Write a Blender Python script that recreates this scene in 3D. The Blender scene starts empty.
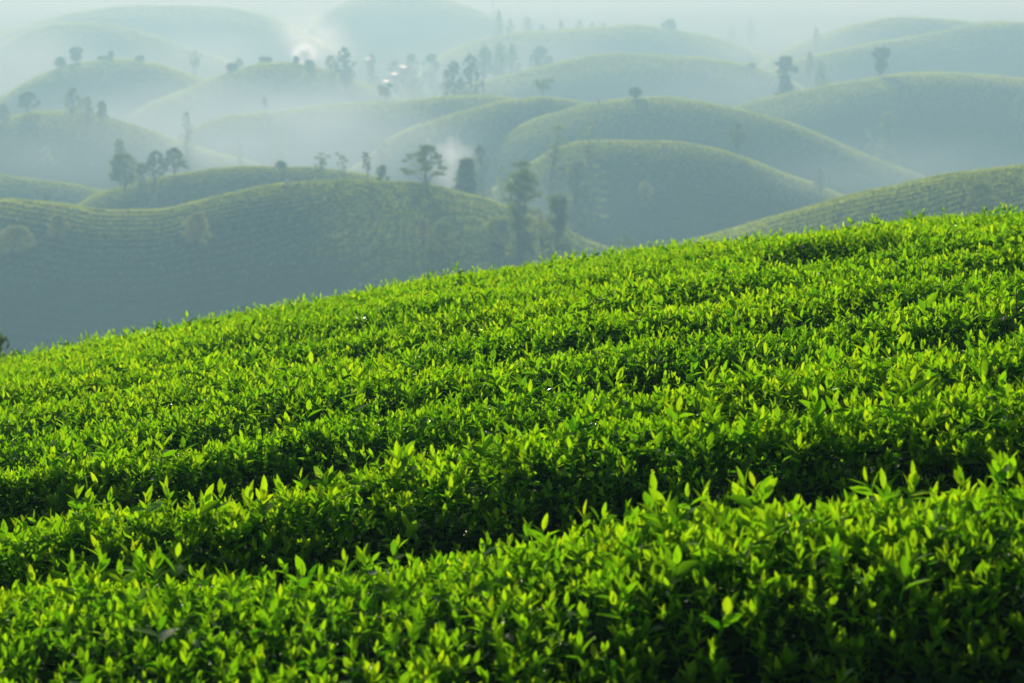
import bpy, math
import numpy as np
from mathutils import Vector
from mathutils.bvhtree import BVHTree

R = math.radians
sc = bpy.context.scene
COL = sc.collection
W_, H_ = 1024, 683
FPX = 85 / 36 * 1024
HORIZON = -40.0
PITCH = math.atan((H_ / 2 - HORIZON) / FPX)

# ------------------------------------------------------------------ render settings
sc.render.engine = 'CYCLES'
cy = sc.cycles
cy.max_bounces = 8
cy.diffuse_bounces = 4
cy.glossy_bounces = 2
cy.transmission_bounces = 6
cy.transparent_max_bounces = 8
cy.volume_bounces = 2
cy.sample_clamp_indirect = 6
cy.use_denoising = True
cy.volume_step_rate = 2.0
cy.volume_max_steps = 128
sc.view_settings.view_transform = 'Standard'
sc.view_settings.look = 'None'
sc.view_settings.exposure = 0.0
sc.view_settings.gamma = 1.0

# ------------------------------------------------------------------ camera
cam_d = bpy.data.cameras.new('camera')
cam = bpy.data.objects.new('camera', cam_d)
COL.objects.link(cam)
cam.location = (0, 0, 0)
cam.rotation_euler = (math.pi / 2 - PITCH, 0, 0)
cam_d.lens = 85
cam_d.sensor_width = 36
cam_d.clip_start = 0.1
cam_d.clip_end = 20000
cam_d.dof.use_dof = True
cam_d.dof.focus_distance = 10.0
cam_d.dof.aperture_fstop = 5.8
sc.camera = cam


def ray(px, py):
    x = (px - 512) / FPX
    y = (H_ / 2 - py) / FPX
    c, s = math.cos(PITCH), math.sin(PITCH)
    return np.array([x, c + y * s, -s + y * c])


def at(px, py, D):
    """the point at horizontal distance D seen at that pixel"""
    r = ray(px, py)
    return r * (D / r[1])


# ------------------------------------------------------------------ light
SUN_EL, SUN_AZ = R(20.5), R(-8)          # azimuth from +Y, negative = left
sunv = Vector((math.sin(SUN_AZ) * math.cos(SUN_EL), math.cos(SUN_AZ) * math.cos(SUN_EL), math.sin(SUN_EL)))
ld = bpy.data.lights.new('sun', 'SUN')
ld.energy = 4.6
ld.angle = R(0.53)
ld.color = (1.0, 0.95, 0.85)
sun = bpy.data.objects.new('sun', ld)
COL.objects.link(sun)
sun.rotation_euler = sunv.to_track_quat('Z', 'Y').to_euler()
sun.location = (0, 0, 60)

world = bpy.data.worlds.new('World')
sc.world = world
world.use_nodes = True
nt = world.node_tree
sky = nt.nodes.new('ShaderNodeTexSky')
sky.sky_type = 'NISHITA'
sky.sun_disc = False
sky.sun_elevation = SUN_EL
sky.sun_rotation = SUN_AZ
sky.air_density = 1.2
sky.dust_density = 1.5
nt.nodes['Background'].inputs['Strength'].default_value = 0.07
nt.links.new(sky.outputs[0], nt.nodes['Background'].inputs[0])


# ------------------------------------------------------------------ helpers
def tag(o, label=None, cat=None, group=None, kind=None):
    if label: o['label'] = label
    if cat: o['category'] = cat
    if group: o['group'] = group
    if kind: o['kind'] = kind
    return o


def empty(name, loc=(0, 0, 0)):
    o = bpy.data.objects.new(name, None)
    COL.objects.link(o)
    o.location = loc
    o.empty_display_size = 0.5
    return o


def mesh_obj(name, V, F, mat, parent=None, smooth=True, attr=None, loc=None):
    """V (n,3), F (m,3) or (m,4) int array; attr: dict name -> (domain, array)"""
    V = np.asarray(V, dtype=np.float32)
    F = np.asarray(F, dtype=np.int32)
    if loc is not None:
        V = V - np.asarray(loc, dtype=np.float32)
    me = bpy.data.meshes.new(name)
    k = F.shape[1]
    me.vertices.add(len(V))
    me.vertices.foreach_set('co', V.ravel())
    me.loops.add(F.size)
    me.loops.foreach_set('vertex_index', F.ravel())
    me.polygons.add(len(F))
    me.polygons.foreach_set('loop_start', np.arange(0, F.size, k, dtype=np.int32))
    me.polygons.foreach_set('loop_total', np.full(len(F), k, dtype=np.int32))
    if smooth:
        me.polygons.foreach_set('use_smooth', np.ones(len(F), dtype=bool))
    if attr:
        for an, (dom, arr) in attr.items():
            a = me.attributes.new(an, 'FLOAT', dom)
            a.data.foreach_set('value', np.asarray(arr, dtype=np.float32))
    me.update(calc_edges=True)
    me.materials.append(mat)
    o = bpy.data.objects.new(name, me)
    COL.objects.link(o)
    if parent is not None:
        o.parent = parent
    elif loc is not None:
        o.location = loc
    return o


def new_mat(name):
    m = bpy.data.materials.new(name)
    m.use_nodes = True
    for n in list(m.node_tree.nodes):
        m.node_tree.nodes.remove(n)
    return m, m.node_tree.nodes, m.node_tree.links


def N(nodes, typ, **kw):
    n = nodes.new(typ)
    for k, v in kw.items():
        setattr(n, k, v)
    return n


def ramp(nodes, stops):
    r = nodes.new('ShaderNodeValToRGB')
    el = r.color_ramp.elements
    while len(el) > 2:
        el.remove(el[-1])
    for i, (p, c) in enumerate(stops):
        if i < 2:
            el[i].position = p
            el[i].color = (*c, 1)
        else:
            e = el.new(p)
            e.color = (*c, 1)
    return r


def leaf_material(name, refl, trans, rough, spec, tw, noise_scale=0):
    """leaf: reflecting colours and light-passing colours picked by the leaf's own 'age' value"""
    m, n, l = new_mat(name)
    out = n.new('ShaderNodeOutputMaterial')
    at_ = N(n, 'ShaderNodeAttribute', attribute_name='age')
    r1, r2 = ramp(n, refl), ramp(n, trans)
    l.new(at_.outputs['Fac'], r1.inputs[0])
    l.new(at_.outputs['Fac'], r2.inputs[0])
    p = n.new('ShaderNodeBsdfDiffuse')
    l.new(r1.outputs[0], p.inputs['Color'])
    gl = n.new('ShaderNodeBsdfGlossy')
    gl.inputs['Roughness'].default_value = rough
    gl.inputs['Color'].default_value = (0.9, 1.0, 0.85, 1)
    pm = n.new('ShaderNodeMixShader')
    pm.inputs[0].default_value = spec
    l.new(p.outputs[0], pm.inputs[1])
    l.new(gl.outputs[0], pm.inputs[2])
    if name.startswith('tea'):          # a few leaves are wet and shine
        wet = N(n, 'ShaderNodeAttribute', attribute_name='wet')
        for sock, a_, b_ in ((pm.inputs[0], spec, 0.22), (gl.inputs['Roughness'], rough, 0.19)):
            mr_ = N(n, 'ShaderNodeMapRange')
            mr_.inputs['To Min'].default_value = a_
            mr_.inputs['To Max'].default_value = b_
            l.new(wet.outputs['Fac'], mr_.inputs['Value'])
            l.new(mr_.outputs[0], sock)
    t = n.new('ShaderNodeBsdfTranslucent')
    l.new(r2.outputs[0], t.inputs['Color'])
    mx = n.new('ShaderNodeMixShader')
    mx.inputs[0].default_value = tw
    l.new(pm.outputs[0], mx.inputs[1])
    l.new(t.outputs[0], mx.inputs[2])
    l.new(mx.outputs[0], out.inputs['Surface'])
    if name.startswith('tea'):
        tc = n.new('ShaderNodeTexCoord')
        nz = n.new('ShaderNodeTexNoise')
        nz.inputs['Scale'].default_value = 90
        bp = n.new('ShaderNodeBump')
        bp.inputs['Strength'].default_value = 0.35
        bp.inputs['Distance'].default_value = 0.004
        l.new(tc.outputs['Object'], nz.inputs['Vector'])
        l.new(nz.outputs['Fac'], bp.inputs['Height'])
        l.new(bp.outputs[0], p.inputs['Normal'])
    return m


def plain(name, color, rough=0.8, noise=None, spec=0.3):
    m, n, l = new_mat(name)
    out = n.new('ShaderNodeOutputMaterial')
    p = n.new('ShaderNodeBsdfPrincipled')
    p.inputs['Roughness'].default_value = rough
    p.inputs['Specular IOR Level'].default_value = spec
    p.inputs['Base Color'].default_value = (*color, 1)
    if noise:
        sc_, c2 = noise
        tc = n.new('ShaderNodeTexCoord')
        nz = n.new('ShaderNodeTexNoise')
        nz.inputs['Scale'].default_value = sc_
        nz.inputs['Detail'].default_value = 5
        rp = ramp(n, [(0.35, color), (0.65, c2)])
        l.new(tc.outputs['Object'], nz.inputs['Vector'])
        l.new(nz.outputs['Fac'], rp.inputs[0])
        l.new(rp.outputs[0], p.inputs['Base Color'])
        bp = n.new('ShaderNodeBump')
        bp.inputs['Strength'].default_value = 0.5
        bp.inputs['Distance'].default_value = 0.02
        l.new(nz.outputs['Fac'], bp.inputs['Height'])
        l.new(bp.outputs[0], p.inputs['Normal'])
    l.new(p.outputs[0], out.inputs['Surface'])
    return m


M_shoot = leaf_material('tea_young_leaf',
                        [(0.0, (0.045, 0.12, 0.005)), (0.5, (0.08, 0.18, 0.005)), (1.0, (0.15, 0.25, 0.006))],
                        [(0.0, (0.10, 0.38, 0.003)), (0.5, (0.33, 0.73, 0.003)), (1.0, (0.66, 0.92, 0.006))],
                        0.5, 0.012, 0.62)
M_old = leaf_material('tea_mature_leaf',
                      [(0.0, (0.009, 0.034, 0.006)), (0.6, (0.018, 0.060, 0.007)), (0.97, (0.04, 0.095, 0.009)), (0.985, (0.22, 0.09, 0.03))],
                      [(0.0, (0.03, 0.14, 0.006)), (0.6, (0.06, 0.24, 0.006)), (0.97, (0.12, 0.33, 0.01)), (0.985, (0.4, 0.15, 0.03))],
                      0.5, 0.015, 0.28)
M_core = plain('tea_shade_hull', (0.006, 0.016, 0.005), 1.0, (14, (0.012, 0.028, 0.006)), 0.0)  # near-black green stands in for shade deep in the hedge
M_stem = plain('tea_stem', (0.06, 0.045, 0.03), 0.8, (30, (0.11, 0.09, 0.065)))
M_bark = plain('bark', (0.07, 0.055, 0.042), 0.9, (3, (0.13, 0.11, 0.085)))
M_dew, _n, _l = new_mat('dew')
_o, _g = _n.new('ShaderNodeOutputMaterial'), _n.new('ShaderNodeBsdfGlass')
_g.inputs['Roughness'].default_value = 0.10
_g.inputs['IOR'].default_value = 1.33
_l.new(_g.outputs[0], _o.inputs['Surface'])
M_soil = plain('soil', (0.10, 0.045, 0.025), 0.95, (5, (0.16, 0.075, 0.04)), 0.1)
M_white = plain('white_paint', (0.8, 0.8, 0.78), 0.5)
M_wall = plain('pale_plaster', (0.62, 0.58, 0.5), 0.8)
M_tin = plain('tin_roof', (0.6, 0.62, 0.63), 0.5)
M_dark = plain('dark_opening', (0.03, 0.03, 0.03), 0.6)
M_steel = plain('steel', (0.35, 0.36, 0.37), 0.5)


def tree_leaf(name, a, b, ta, tb):
    return leaf_material(name, [(0.0, a), (1.0, b)], [(0.0, ta), (1.0, tb)], 0.6, 0.01, 0.45)


M_tree = {
    'dark': tree_leaf('tree_leaf_dark', (0.035, 0.065, 0.018), (0.065, 0.11, 0.025), (0.08, 0.16, 0.02), (0.15, 0.26, 0.03)),
    'mid': tree_leaf('tree_leaf_mid', (0.05, 0.10, 0.020), (0.12, 0.17, 0.030), (0.16, 0.30, 0.03), (0.42, 0.58, 0.05)),
    'pale': tree_leaf('tree_leaf_pale', (0.19, 0.24, 0.05), (0.34, 0.36, 0.09), (0.30, 0.38, 0.06), (0.50, 0.52, 0.10)),  # yellowish foliage, made paler to stand in for sunlight on hill-face trees
}

# hill surface: hedge tops and the darker green strips between them
def hill_material(name, top, top2, strip):
    m, n, l = new_mat(name)
    out = n.new('ShaderNodeOutputMaterial')
    p = n.new('ShaderNodeBsdfPrincipled')
    p.inputs['Roughness'].default_value = 0.85
    p.inputs['Specular IOR Level'].default_value = 0.0
    tc = n.new('ShaderNodeTexCoord')
    nz = n.new('ShaderNodeTexNoise')
    nz.inputs['Scale'].default_value = 0.06
    nz.inputs['Detail'].default_value = 9
    nz.inputs['Roughness'].default_value = 0.65
    l.new(tc.outputs['Object'], nz.inputs['Vector'])
    rp = ramp(n, [(0.35, top), (0.62, top2)])
    l.new(nz.outputs['Fac'], rp.inputs[0])
    a = N(n, 'ShaderNodeAttribute', attribute_name='hedge')
    mx = N(n, 'ShaderNodeMix', data_type='RGBA')
    l.new(a.outputs['Fac'], mx.inputs[0])
    mx.inputs[6].default_value = (*strip, 1)
    l.new(rp.outputs[0], mx.inputs[7])
    l.new(mx.outputs[2], p.inputs['Base Color'])
    nz2 = n.new('ShaderNodeTexNoise')
    nz2.inputs['Scale'].default_value = 1.3
    nz2.inputs['Detail'].default_value = 6
    l.new(tc.outputs['Object'], nz2.inputs['Vector'])
    bp = n.new('ShaderNodeBump')
    bp.inputs['Strength'].default_value = 0.7
    bp.inputs['Distance'].default_value = 0.5
    l.new(nz2.outputs['Fac'], bp.inputs['Height'])
    l.new(bp.outputs[0], p.inputs['Normal'])
    l.new(p.outputs[0], out.inputs['Surface'])
    return m


M_hill = hill_material('tea_hill', (0.026, 0.072, 0.020), (0.040, 0.092, 0.024), (0.021, 0.056, 0.017))
M_hill_leaf = leaf_material('hill_tea_leaf', [(0.0, (0.05, 0.11, 0.012)), (1.0, (0.11, 0.18, 0.02))],
                            [(0.0, (0.30, 0.50, 0.02)), (1.0, (0.68, 0.80, 0.04))], 0.6, 0.0, 0.65)
M_ground = hill_material('valley_ground', (0.04, 0.08, 0.02), (0.09, 0.12, 0.03), (0.06, 0.10, 0.02))


# ------------------------------------------------------------------ valley floor, hills
BASE = -62.0


def grid_faces(nu, nv):
    i, j = np.meshgrid(np.arange(nu - 1), np.arange(nv - 1), indexing='ij')
    a = (i * nv + j).ravel()
    return np.stack([a, a + nv, a + nv + 1, a + 1], 1)


def wob(x, y, s, seed=0.0):
    """smooth undulation, about -1..1"""
    return (np.sin(x / s * 1.3 + 1.7 * seed + 0.8 * np.sin(y / s * 0.9 + seed)) * 0.5
            + np.sin(y / s * 1.7 + 2.3 * seed + 0.9 * np.sin(x / s * 1.1 - seed)) * 0.35
            + np.sin((x + y) / s * 2.9 + seed * 5) * 0.15)


def cards(c, nrm, up, sx, sy):
    """one small pointed leaf spray (a bent diamond of two triangles) per centre"""
    side = np.cross(up, nrm)
    side /= np.linalg.norm(side, axis=1)[:, None] + 1e-9
    a = c - up * sy[:, None]
    b = c + side * sx[:, None] + nrm * (0.3 * sx)[:, None]
    d = c + up * sy[:, None]
    e = c - side * sx[:, None] + nrm * (0.3 * sx)[:, None]
    V = np.stack([a, b, d, e], 1).reshape(-1, 3)
    k = np.arange(len(c)) * 4
    F = np.concatenate([np.stack([k, k + 1, k + 2], 1), np.stack([k, k + 2, k + 3], 1)])
    return V, F


TER = []   # (V, F) for placing things on the terrain


def build_ground():
    ys = np.concatenate([np.linspace(-400, 2500, 120), np.linspace(2600, 9000, 40)])
    xs = np.concatenate([np.linspace(-5000, -900, 20), np.linspace(-860, 860, 90), np.linspace(900, 5000, 20)])
    X, Y = np.meshgrid(xs, ys, indexing='ij')
    Z = BASE + 1.5 * wob(X, Y, 60, 1.3) + 2 * wob(X, Y, 210, 3.1)
    Z += np.clip((Y - 1800) / 3000, 0, 1) * 16
    V = np.stack([X, Y, Z], -1).reshape(-1, 3)
    F = grid_faces(len(xs), len(ys))
    o = mesh_obj('ground', V, F, M_ground, attr={'hedge': ('POINT', np.ones(len(V)))})
    tag(o, 'misty green valley floor between the tea hills', 'ground', kind='structure')
    TER.append((V, F))


def smooth_curve(xs, zs, x, k):
    z = np.interp(x, xs, zs)
    pad = np.pad(z, k, mode='edge')
    ker = np.hanning(2 * k + 1)
    ker /= ker.sum()
    return np.convolve(pad, ker, mode='valid')


def build_hill(pts, D, W, label, bow=0.0, base=BASE, spacing=1.5, res=0.5, detail=True, seed=0, Wb=None, shape=0.45, widen=None):
    """a rounded ridge whose crest runs through the given crest points at distance D; it falls W metres to the front"""
    P = np.array([at(px, py, D) for px, py in pts])
    pc = 0.5 * (P[0, 0] + P[-1, 0])
    hw = 0.5 * (P[-1, 0] - P[0, 0])
    xs, zs = list(P[:, 0]), list(P[:, 2])
    for end, sgn in ((0, -1), (-1, 1)):          # let both ends run down to the valley floor
        hE = P[end, 2] - base
        L = 1.5 * max(hE, 6)
        ex, ez = [], []
        for t in (0.25, 0.5, 0.75, 1.0, 1.2):
            ex.append(P[end, 0] + sgn * L * t)
            ez.append(base - 1.5 + (hE + 1.5) * (0.5 + 0.5 * math.cos(math.pi * min(t, 1.0))) if t <= 1 else base - 3)
        if sgn < 0:
            xs, zs = ex[::-1] + xs, ez[::-1] + zs
        else:
            xs, zs = xs + ex, zs + ez
    du = res * 1.6
    x = np.arange(xs[0], xs[-1], du)
    z = smooth_curve(xs, zs, x, max(2, int(3.5 * D / 350 / du)))
    z = z + 0.25 * wob(x, x * 0, 7, seed) + 0.12 * wob(x, x * 0, 2.1, seed + 1)
    h = np.maximum(z - base, 0.05)
    hm = h.max()
    nv = int(W * 2 / res) | 1
    Wb = Wb or W
    v = np.linspace(-1, 1, nv)
    wf = (0.25 + 0.75 * np.sqrt(h / hm))
    if widen:                       # (pixel from, pixel to, factor): gentler front slope there
        x0w, x1w = (widen[0] - 512) / FPX * D, (widen[1] - 512) / FPX * D
        tw = np.clip((x - x0w) / (x1w - x0w), 0, 1)
        wf = wf * (1 + (widen[2] - 1) * tw * tw * (3 - 2 * tw))
    ridge_y = D + bow * ((x - pc) / hw) ** 2
    X = np.repeat(x[:, None], nv, 1)
    Wv = np.where(v < 0, W, Wb)[None, :] * wf[:, None]
    dv = v[None, :] * Wv
    Y = ridge_y[:, None] + dv
    g = shape * (0.5 + 0.5 * np.cos(np.pi * v)) + (1 - shape) * (1 - v * v)
    Z = base - 1.0 + (h[:, None] + 1.0) * g[None, :]
    apex = x[int(np.argmax(h))]
    Z += 0.35 * wob(X, Y, 9, seed) * np.minimum(1, np.abs(dv) / 12) + 1.5 * wob(X, Y, 26, seed + 2) * np.minimum(1, np.abs(dv) / 20)
    hedge = np.ones_like(Z)
    if detail:
        rho = np.sqrt(((X - apex) * 0.13) ** 2 + dv ** 2) + 1.2 * wob(X, Y, 16, seed + 1)
        ph = rho / spacing
        s = 0.5 + 0.5 * np.cos(2 * np.pi * ph)
        hedge = np.clip(s * 1.6, 0, 1) ** 0.7
        rng = np.random.default_rng(int(seed * 10) + 3)
        Z += (0.18 if D < 400 else 0.12) * (hedge - 1) + 0.04 * rng.standard_normal(Z.shape) * hedge
    V = np.stack([X, Y, Z], -1).reshape(-1, 3)
    F = grid_faces(len(x), nv)
    o = mesh_obj('hill', V, F, M_hill, attr={'hedge': ('POINT', hedge.ravel())})
    tag(o, label, 'hill', group='rounded tea hills in the valley', kind='structure')
    # hedge leaf cards, packed at the crest as rim light, thinned where slopes look shaded
    rng = np.random.default_rng(int(seed * 13) + 5)
    if D < 2000:
        cs = max(0.17, (0.95 if D > 450 else 0.7) * D / FPX)
        vis = (X > -0.27 * D) & (X < 0.27 * D) & (v[None, :] > -0.85) & (v[None, :] < 0.45)
        if seed == 1:
            vis &= hedge > 0.25
        idx = np.nonzero(vis.ravel())[0]
        wt = np.repeat((np.clip(1.0 - (np.abs(v + 0.05) - 0.2) / 0.25, 0.05, 1) + 0.15 * (np.abs(v) < 0.12))[None, :], len(x), 0)  # card density carries the lit crest and the shaded slopes
        if widen:
            wt = np.maximum(wt, 0.22 * tw[:, None] * (v[None, :] < 0))  # extra cards put the sunlit shoulder into the leaf cover
        wt = wt.ravel()[idx]
        nc = int(min(160000, wt.sum() * (du * 2 * W / nv * 0.8) / (cs * cs) * 0.95))
        pick = rng.choice(idx, nc, p=wt / wt.sum())
        gi, gj = np.unravel_index(pick, X.shape)
        gi, gj = np.minimum(gi, X.shape[0] - 2), np.minimum(gj, X.shape[1] - 2)
        G = np.stack([X, Y, Z], -1)
        fa, fb = rng.uniform(0, 1, (nc, 1)), rng.uniform(0, 1, (nc, 1))
        C = (G[gi, gj] * (1 - fa) + G[gi + 1, gj] * fa) * (1 - fb) + (G[gi, gj + 1] * (1 - fa) + G[gi + 1, gj + 1] * fa) * fb
        C[:, 2] += rng.uniform(0.0, 0.4, nc) * cs
        Nn = rng.standard_normal((nc, 3)) * np.array([1, 1, 0.7])
        Nn /= np.linalg.norm(Nn, axis=1)[:, None]
        up = np.stack([rng.normal(0, .5, nc), rng.normal(0, .5, nc), np.ones(nc)], 1)
        up -= Nn * (up * Nn).sum(1)[:, None]
        up /= np.linalg.norm(up, axis=1)[:, None] + 1e-9
        S = cs * rng.uniform(0.45, 1.0, nc)
        Vc, Fc = cards(C, Nn, up, S * 0.55, S * 0.6)
        t_ = mesh_obj('tea_foliage', Vc, Fc, M_hill_leaf, o, attr={'age': ('FACE', np.tile(rng.uniform(0, 1, nc), 2))})
        t_['kind'] = 'stuff'
    st = max(1, int(2.0 / res))
    Vc = np.stack([X, Y, Z], -1)[::st, ::st]
    TER.append((Vc.reshape(-1, 3), grid_faces(Vc.shape[0], Vc.shape[1])))
    return o


build_ground()
HILLS = [
    # crest points, D, W, label, kwargs
    ([(-110, 214), (-60, 208), (0, 206), (50, 207), (100, 211), (140, 211), (165, 209), (200, 201), (249, 190), (299, 182), (340, 180), (400, 183), (433, 188), (466, 201), (500, 211), (516, 218), (566, 240), (592, 252)],
     350, 50, 'nearest large tea hill with dark terraced face and bright crest', dict(bow=14, res=0.36, seed=1, spacing=1.5, widen=(250, 490, 2.5))),
    ([(60, 214), (80, 203), (100, 193), (130, 183), (166, 175), (200, 170), (233, 167), (282, 167), (340, 171), (380, 182)],
     440, 42, 'tea hill rising just behind the nearest one, topped by paired trees', dict(bow=8, res=0.4, seed=2)),
    ([(760, 232), (780, 223), (800, 216), (840, 203), (880, 192), (920, 183), (960, 174), (1000, 169), (1040, 166), (1100, 164), (1160, 172)],
     300, 78, 'sunlit tea slope above the hedges at the right edge', dict(bow=6, res=0.36, seed=3, shape=0.3)),
    ([(510, 190), (535, 165), (560, 150), (585, 143), (620, 141), (660, 140), (686, 142), (706, 146), (730, 153), (750, 160), (780, 173), (810, 183), (840, 196), (870, 208)],
     470, 52, 'dark dome-shaped tea hill in the centre with a lone pale tree on its face', dict(bow=16, res=0.5, seed=4)),
    ([(480, 160), (492, 147), (517, 130), (541, 119), (561, 112), (597, 102), (640, 98), (680, 98), (720, 104), (760, 114), (800, 126), (840, 143), (880, 160), (910, 172), (940, 184)],
     590, 60, 'long dark tea hill behind the central dome, sloping down to the right', dict(bow=16, res=0.6, seed=5)),
    ([(740, 110), (760, 103), (795, 95), (828, 87), (869, 79), (910, 74), (952, 73), (993, 75), (1024, 79), (1070, 88), (1120, 104)],
     720, 72, 'broad tea hill at the right with a lone tree on its crest', dict(bow=20, res=0.7, seed=6)),
    ([(455, 88), (485, 82), (515, 74), (534, 68), (557, 63), (573, 58), (600, 54), (641, 53), (683, 56), (724, 61), (757, 67), (790, 80)],
     920, 80, 'low rounded tea hill in the upper centre', dict(bow=20, res=0.9, seed=7)),
    ([(450, 52), (480, 40), (520, 32), (560, 30), (608, 27), (627, 24), (650, 26), (674, 29), (697, 34), (721, 39), (745, 47), (780, 60)],
     1250, 100, 'pale distant tea hill fringed by a row of trees', dict(bow=20, res=1.5, detail=False, seed=8)),
    ([(790, 52), (814, 39), (830, 34), (853, 26), (880, 19), (900, 17), (927, 18), (958, 20), (980, 23), (1000, 21), (1040, 24), (1090, 40)],
     1180, 90, 'pale hill on the skyline at the upper right', dict(bow=20, res=1.5, detail=False, seed=9)),
    ([(790, 64), (833, 52), (864, 45), (895, 40), (927, 34), (960, 27), (1000, 22), (1040, 22), (1090, 34)],
     1020, 80, 'hazy hill shoulder just below the upper right skyline hill', dict(bow=10, res=1.0, detail=False, seed=10)),
    ([(205, 123), (225, 117), (251, 114), (298, 109), (327, 104), (366, 102), (396, 102), (438, 98), (476, 95), (510, 98), (540, 108)],
     680, 55, 'long low misty ridge behind the smoke, left of centre', dict(bow=10, res=0.7, seed=11)),
    ([(365, 162), (388, 139), (407, 129), (430, 122), (454, 113), (477, 107), (505, 101), (541, 97), (566, 99), (590, 104), (630, 116)],
     620, 50, 'tea hill with pale left slope behind the rising smoke', dict(bow=10, res=0.6, seed=12)),
    ([(130, 112), (150, 102), (173, 94), (197, 85), (216, 77), (244, 67), (260, 63), (283, 62), (310, 66), (331, 71), (352, 80), (380, 92)],
     850, 75, 'misty tea hill with a bright left slope beneath the upper smoke plume', dict(bow=15, res=0.9, seed=13)),
    ([(-25, 110), (0, 97), (15, 88), (31, 78), (50, 70), (63, 65), (86, 62), (102, 60), (125, 60), (149, 63), (165, 68), (185, 76), (215, 90)],
     900, 75, 'misty tea hill at the upper left crowned by small trees', dict(bow=15, res=0.9, seed=14)),
    ([(-40, 140), (-15, 128), (0, 121), (12, 115), (39, 111), (69, 110), (88, 112), (108, 118), (127, 123), (147, 130), (165, 139), (200, 152), (240, 166)],
     620, 58, 'misty rounded hill at the left edge with a dark tree on top', dict(bow=15, res=0.7, seed=15)),
    ([(-90, 166), (-40, 168), (0, 174), (29, 180), (59, 184), (90, 192)],
     520, 40, 'low misty knoll at the left edge behind the nearest hill', dict(bow=6, res=0.6, seed=16)),
    ([(-30, 62), (0, 44), (16, 34), (31, 30), (55, 24), (94, 23), (117, 26), (141, 31), (160, 39), (190, 50), (220, 60)],
     1250, 90, 'faint pale hill low in the upper left corner', dict(bow=15, res=1.5, detail=False, seed=17)),
    ([(-20, 36), (40, 20), (78, 12), (110, 7), (141, 5), (205, 6), (228, 8), (252, 12), (267, 17), (290, 28), (320, 42)],
     1600, 120, 'faintest hill on the skyline at the upper left', dict(bow=15, res=2, detail=False, seed=18)),
    ([(295, 40), (315, 20), (335, 6), (360, -4), (400, -8), (430, -4), (448, 1), (463, 5), (479, 11), (492, 16), (520, 30)],
     1750, 130, 'tall faint hill rising out of the picture top behind the smoke', dict(bow=15, res=2, detail=False, seed=19)),
    ([(-900, -30), (-600, -44), (-300, -38), (0, -52), (250, -40), (500, -56), (760, -46), (1000, -60), (1300, -44), (1700, -52), (2000, -30)],
     3600, 500, 'far mountain ridge beyond the hills, lost in haze', dict(bow=200, res=16, detail=False, seed=20)),
]
for pts, D, W, lab, kw in HILLS:
    build_hill(pts, D, W, lab, **kw)

VT = np.concatenate([v for v, f in TER])
FT, off = [], 0
for v, f in TER:
    FT.append(f + off)
    off += len(v)
FT = np.concatenate(FT)
BV = BVHTree.FromPolygons([tuple(p) for p in VT], [tuple(int(i) for i in q) for q in FT])


def drop(x, y):
    h = BV.ray_cast(Vector((x, y, 200)), Vector((0, 0, -1)))
    return h[0].z if h[0] is not None else BASE


def hit(px, py):
    d = Vector(ray(px, py)).normalized()
    h = BV.ray_cast(Vector((0, 0, 0)), d)
    return h[0]


# ------------------------------------------------------------------ trees
def tube(path, radii, sides=6):
    """tapered tube along a polyline -> V, F(quads)"""
    path = np.asarray(path, float)
    radii = np.asarray(radii, float)
    n = len(path)
    t = np.gradient(path, axis=0)
    t /= np.linalg.norm(t, axis=1)[:, None] + 1e-9
    ref = np.where(np.abs(t[:, 2:3]) > 0.9, np.array([[1.0, 0, 0]]), np.array([[0, 0, 1.0]]))
    a = np.cross(t, ref)
    a /= np.linalg.norm(a, axis=1)[:, None] + 1e-9
    b = np.cross(t, a)
    th = np.linspace(0, 2 * np.pi, sides, endpoint=False)
    ring = a[:, None, :] * np.cos(th)[None, :, None] + b[:, None, :] * np.sin(th)[None, :, None]
    V = (path[:, None, :] + ring * radii[:, None, None]).reshape(-1, 3)
    i, j = np.meshgrid(np.arange(n - 1), np.arange(sides), indexing='ij')
    p = (i * sides + j).ravel()
    q = (i * sides + (j + 1) % sides).ravel()
    F = np.stack([p, q, q + sides, p + sides], 1)
    return V, F


def cat(parts):
    V, F, off = [], [], 0
    for v, f in parts:
        V.append(v)
        F.append(f + off)
        off += len(v)
    return np.concatenate(V), np.concatenate(F)


KINDS = {
    # crown start, lobes, lobe size, flatness, spread profile, leaf count factor, hole factor
    'broad':    dict(start=0.24, n=54, size=0.20, flat=0.34, dens=0.6),
    'umbrella': dict(start=0.42, n=20, size=0.24, flat=0.42, dens=0.7),
    'column':   dict(start=0.02, n=80, size=0.30, flat=0.55, dens=0.8),
    'sparse':   dict(start=0.35, n=13,  size=0.24, flat=0.55, dens=0.55),
    'round':    dict(start=0.26, n=60, size=0.20, flat=0.7, dens=0.7),
    'bush':     dict(start=0.00, n=36, size=0.24, flat=0.75, dens=0.65),
    'lollipop': dict(start=0.14, n=70, size=0.24, flat=0.65, dens=1.2),
}
n_tree = 0


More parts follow.
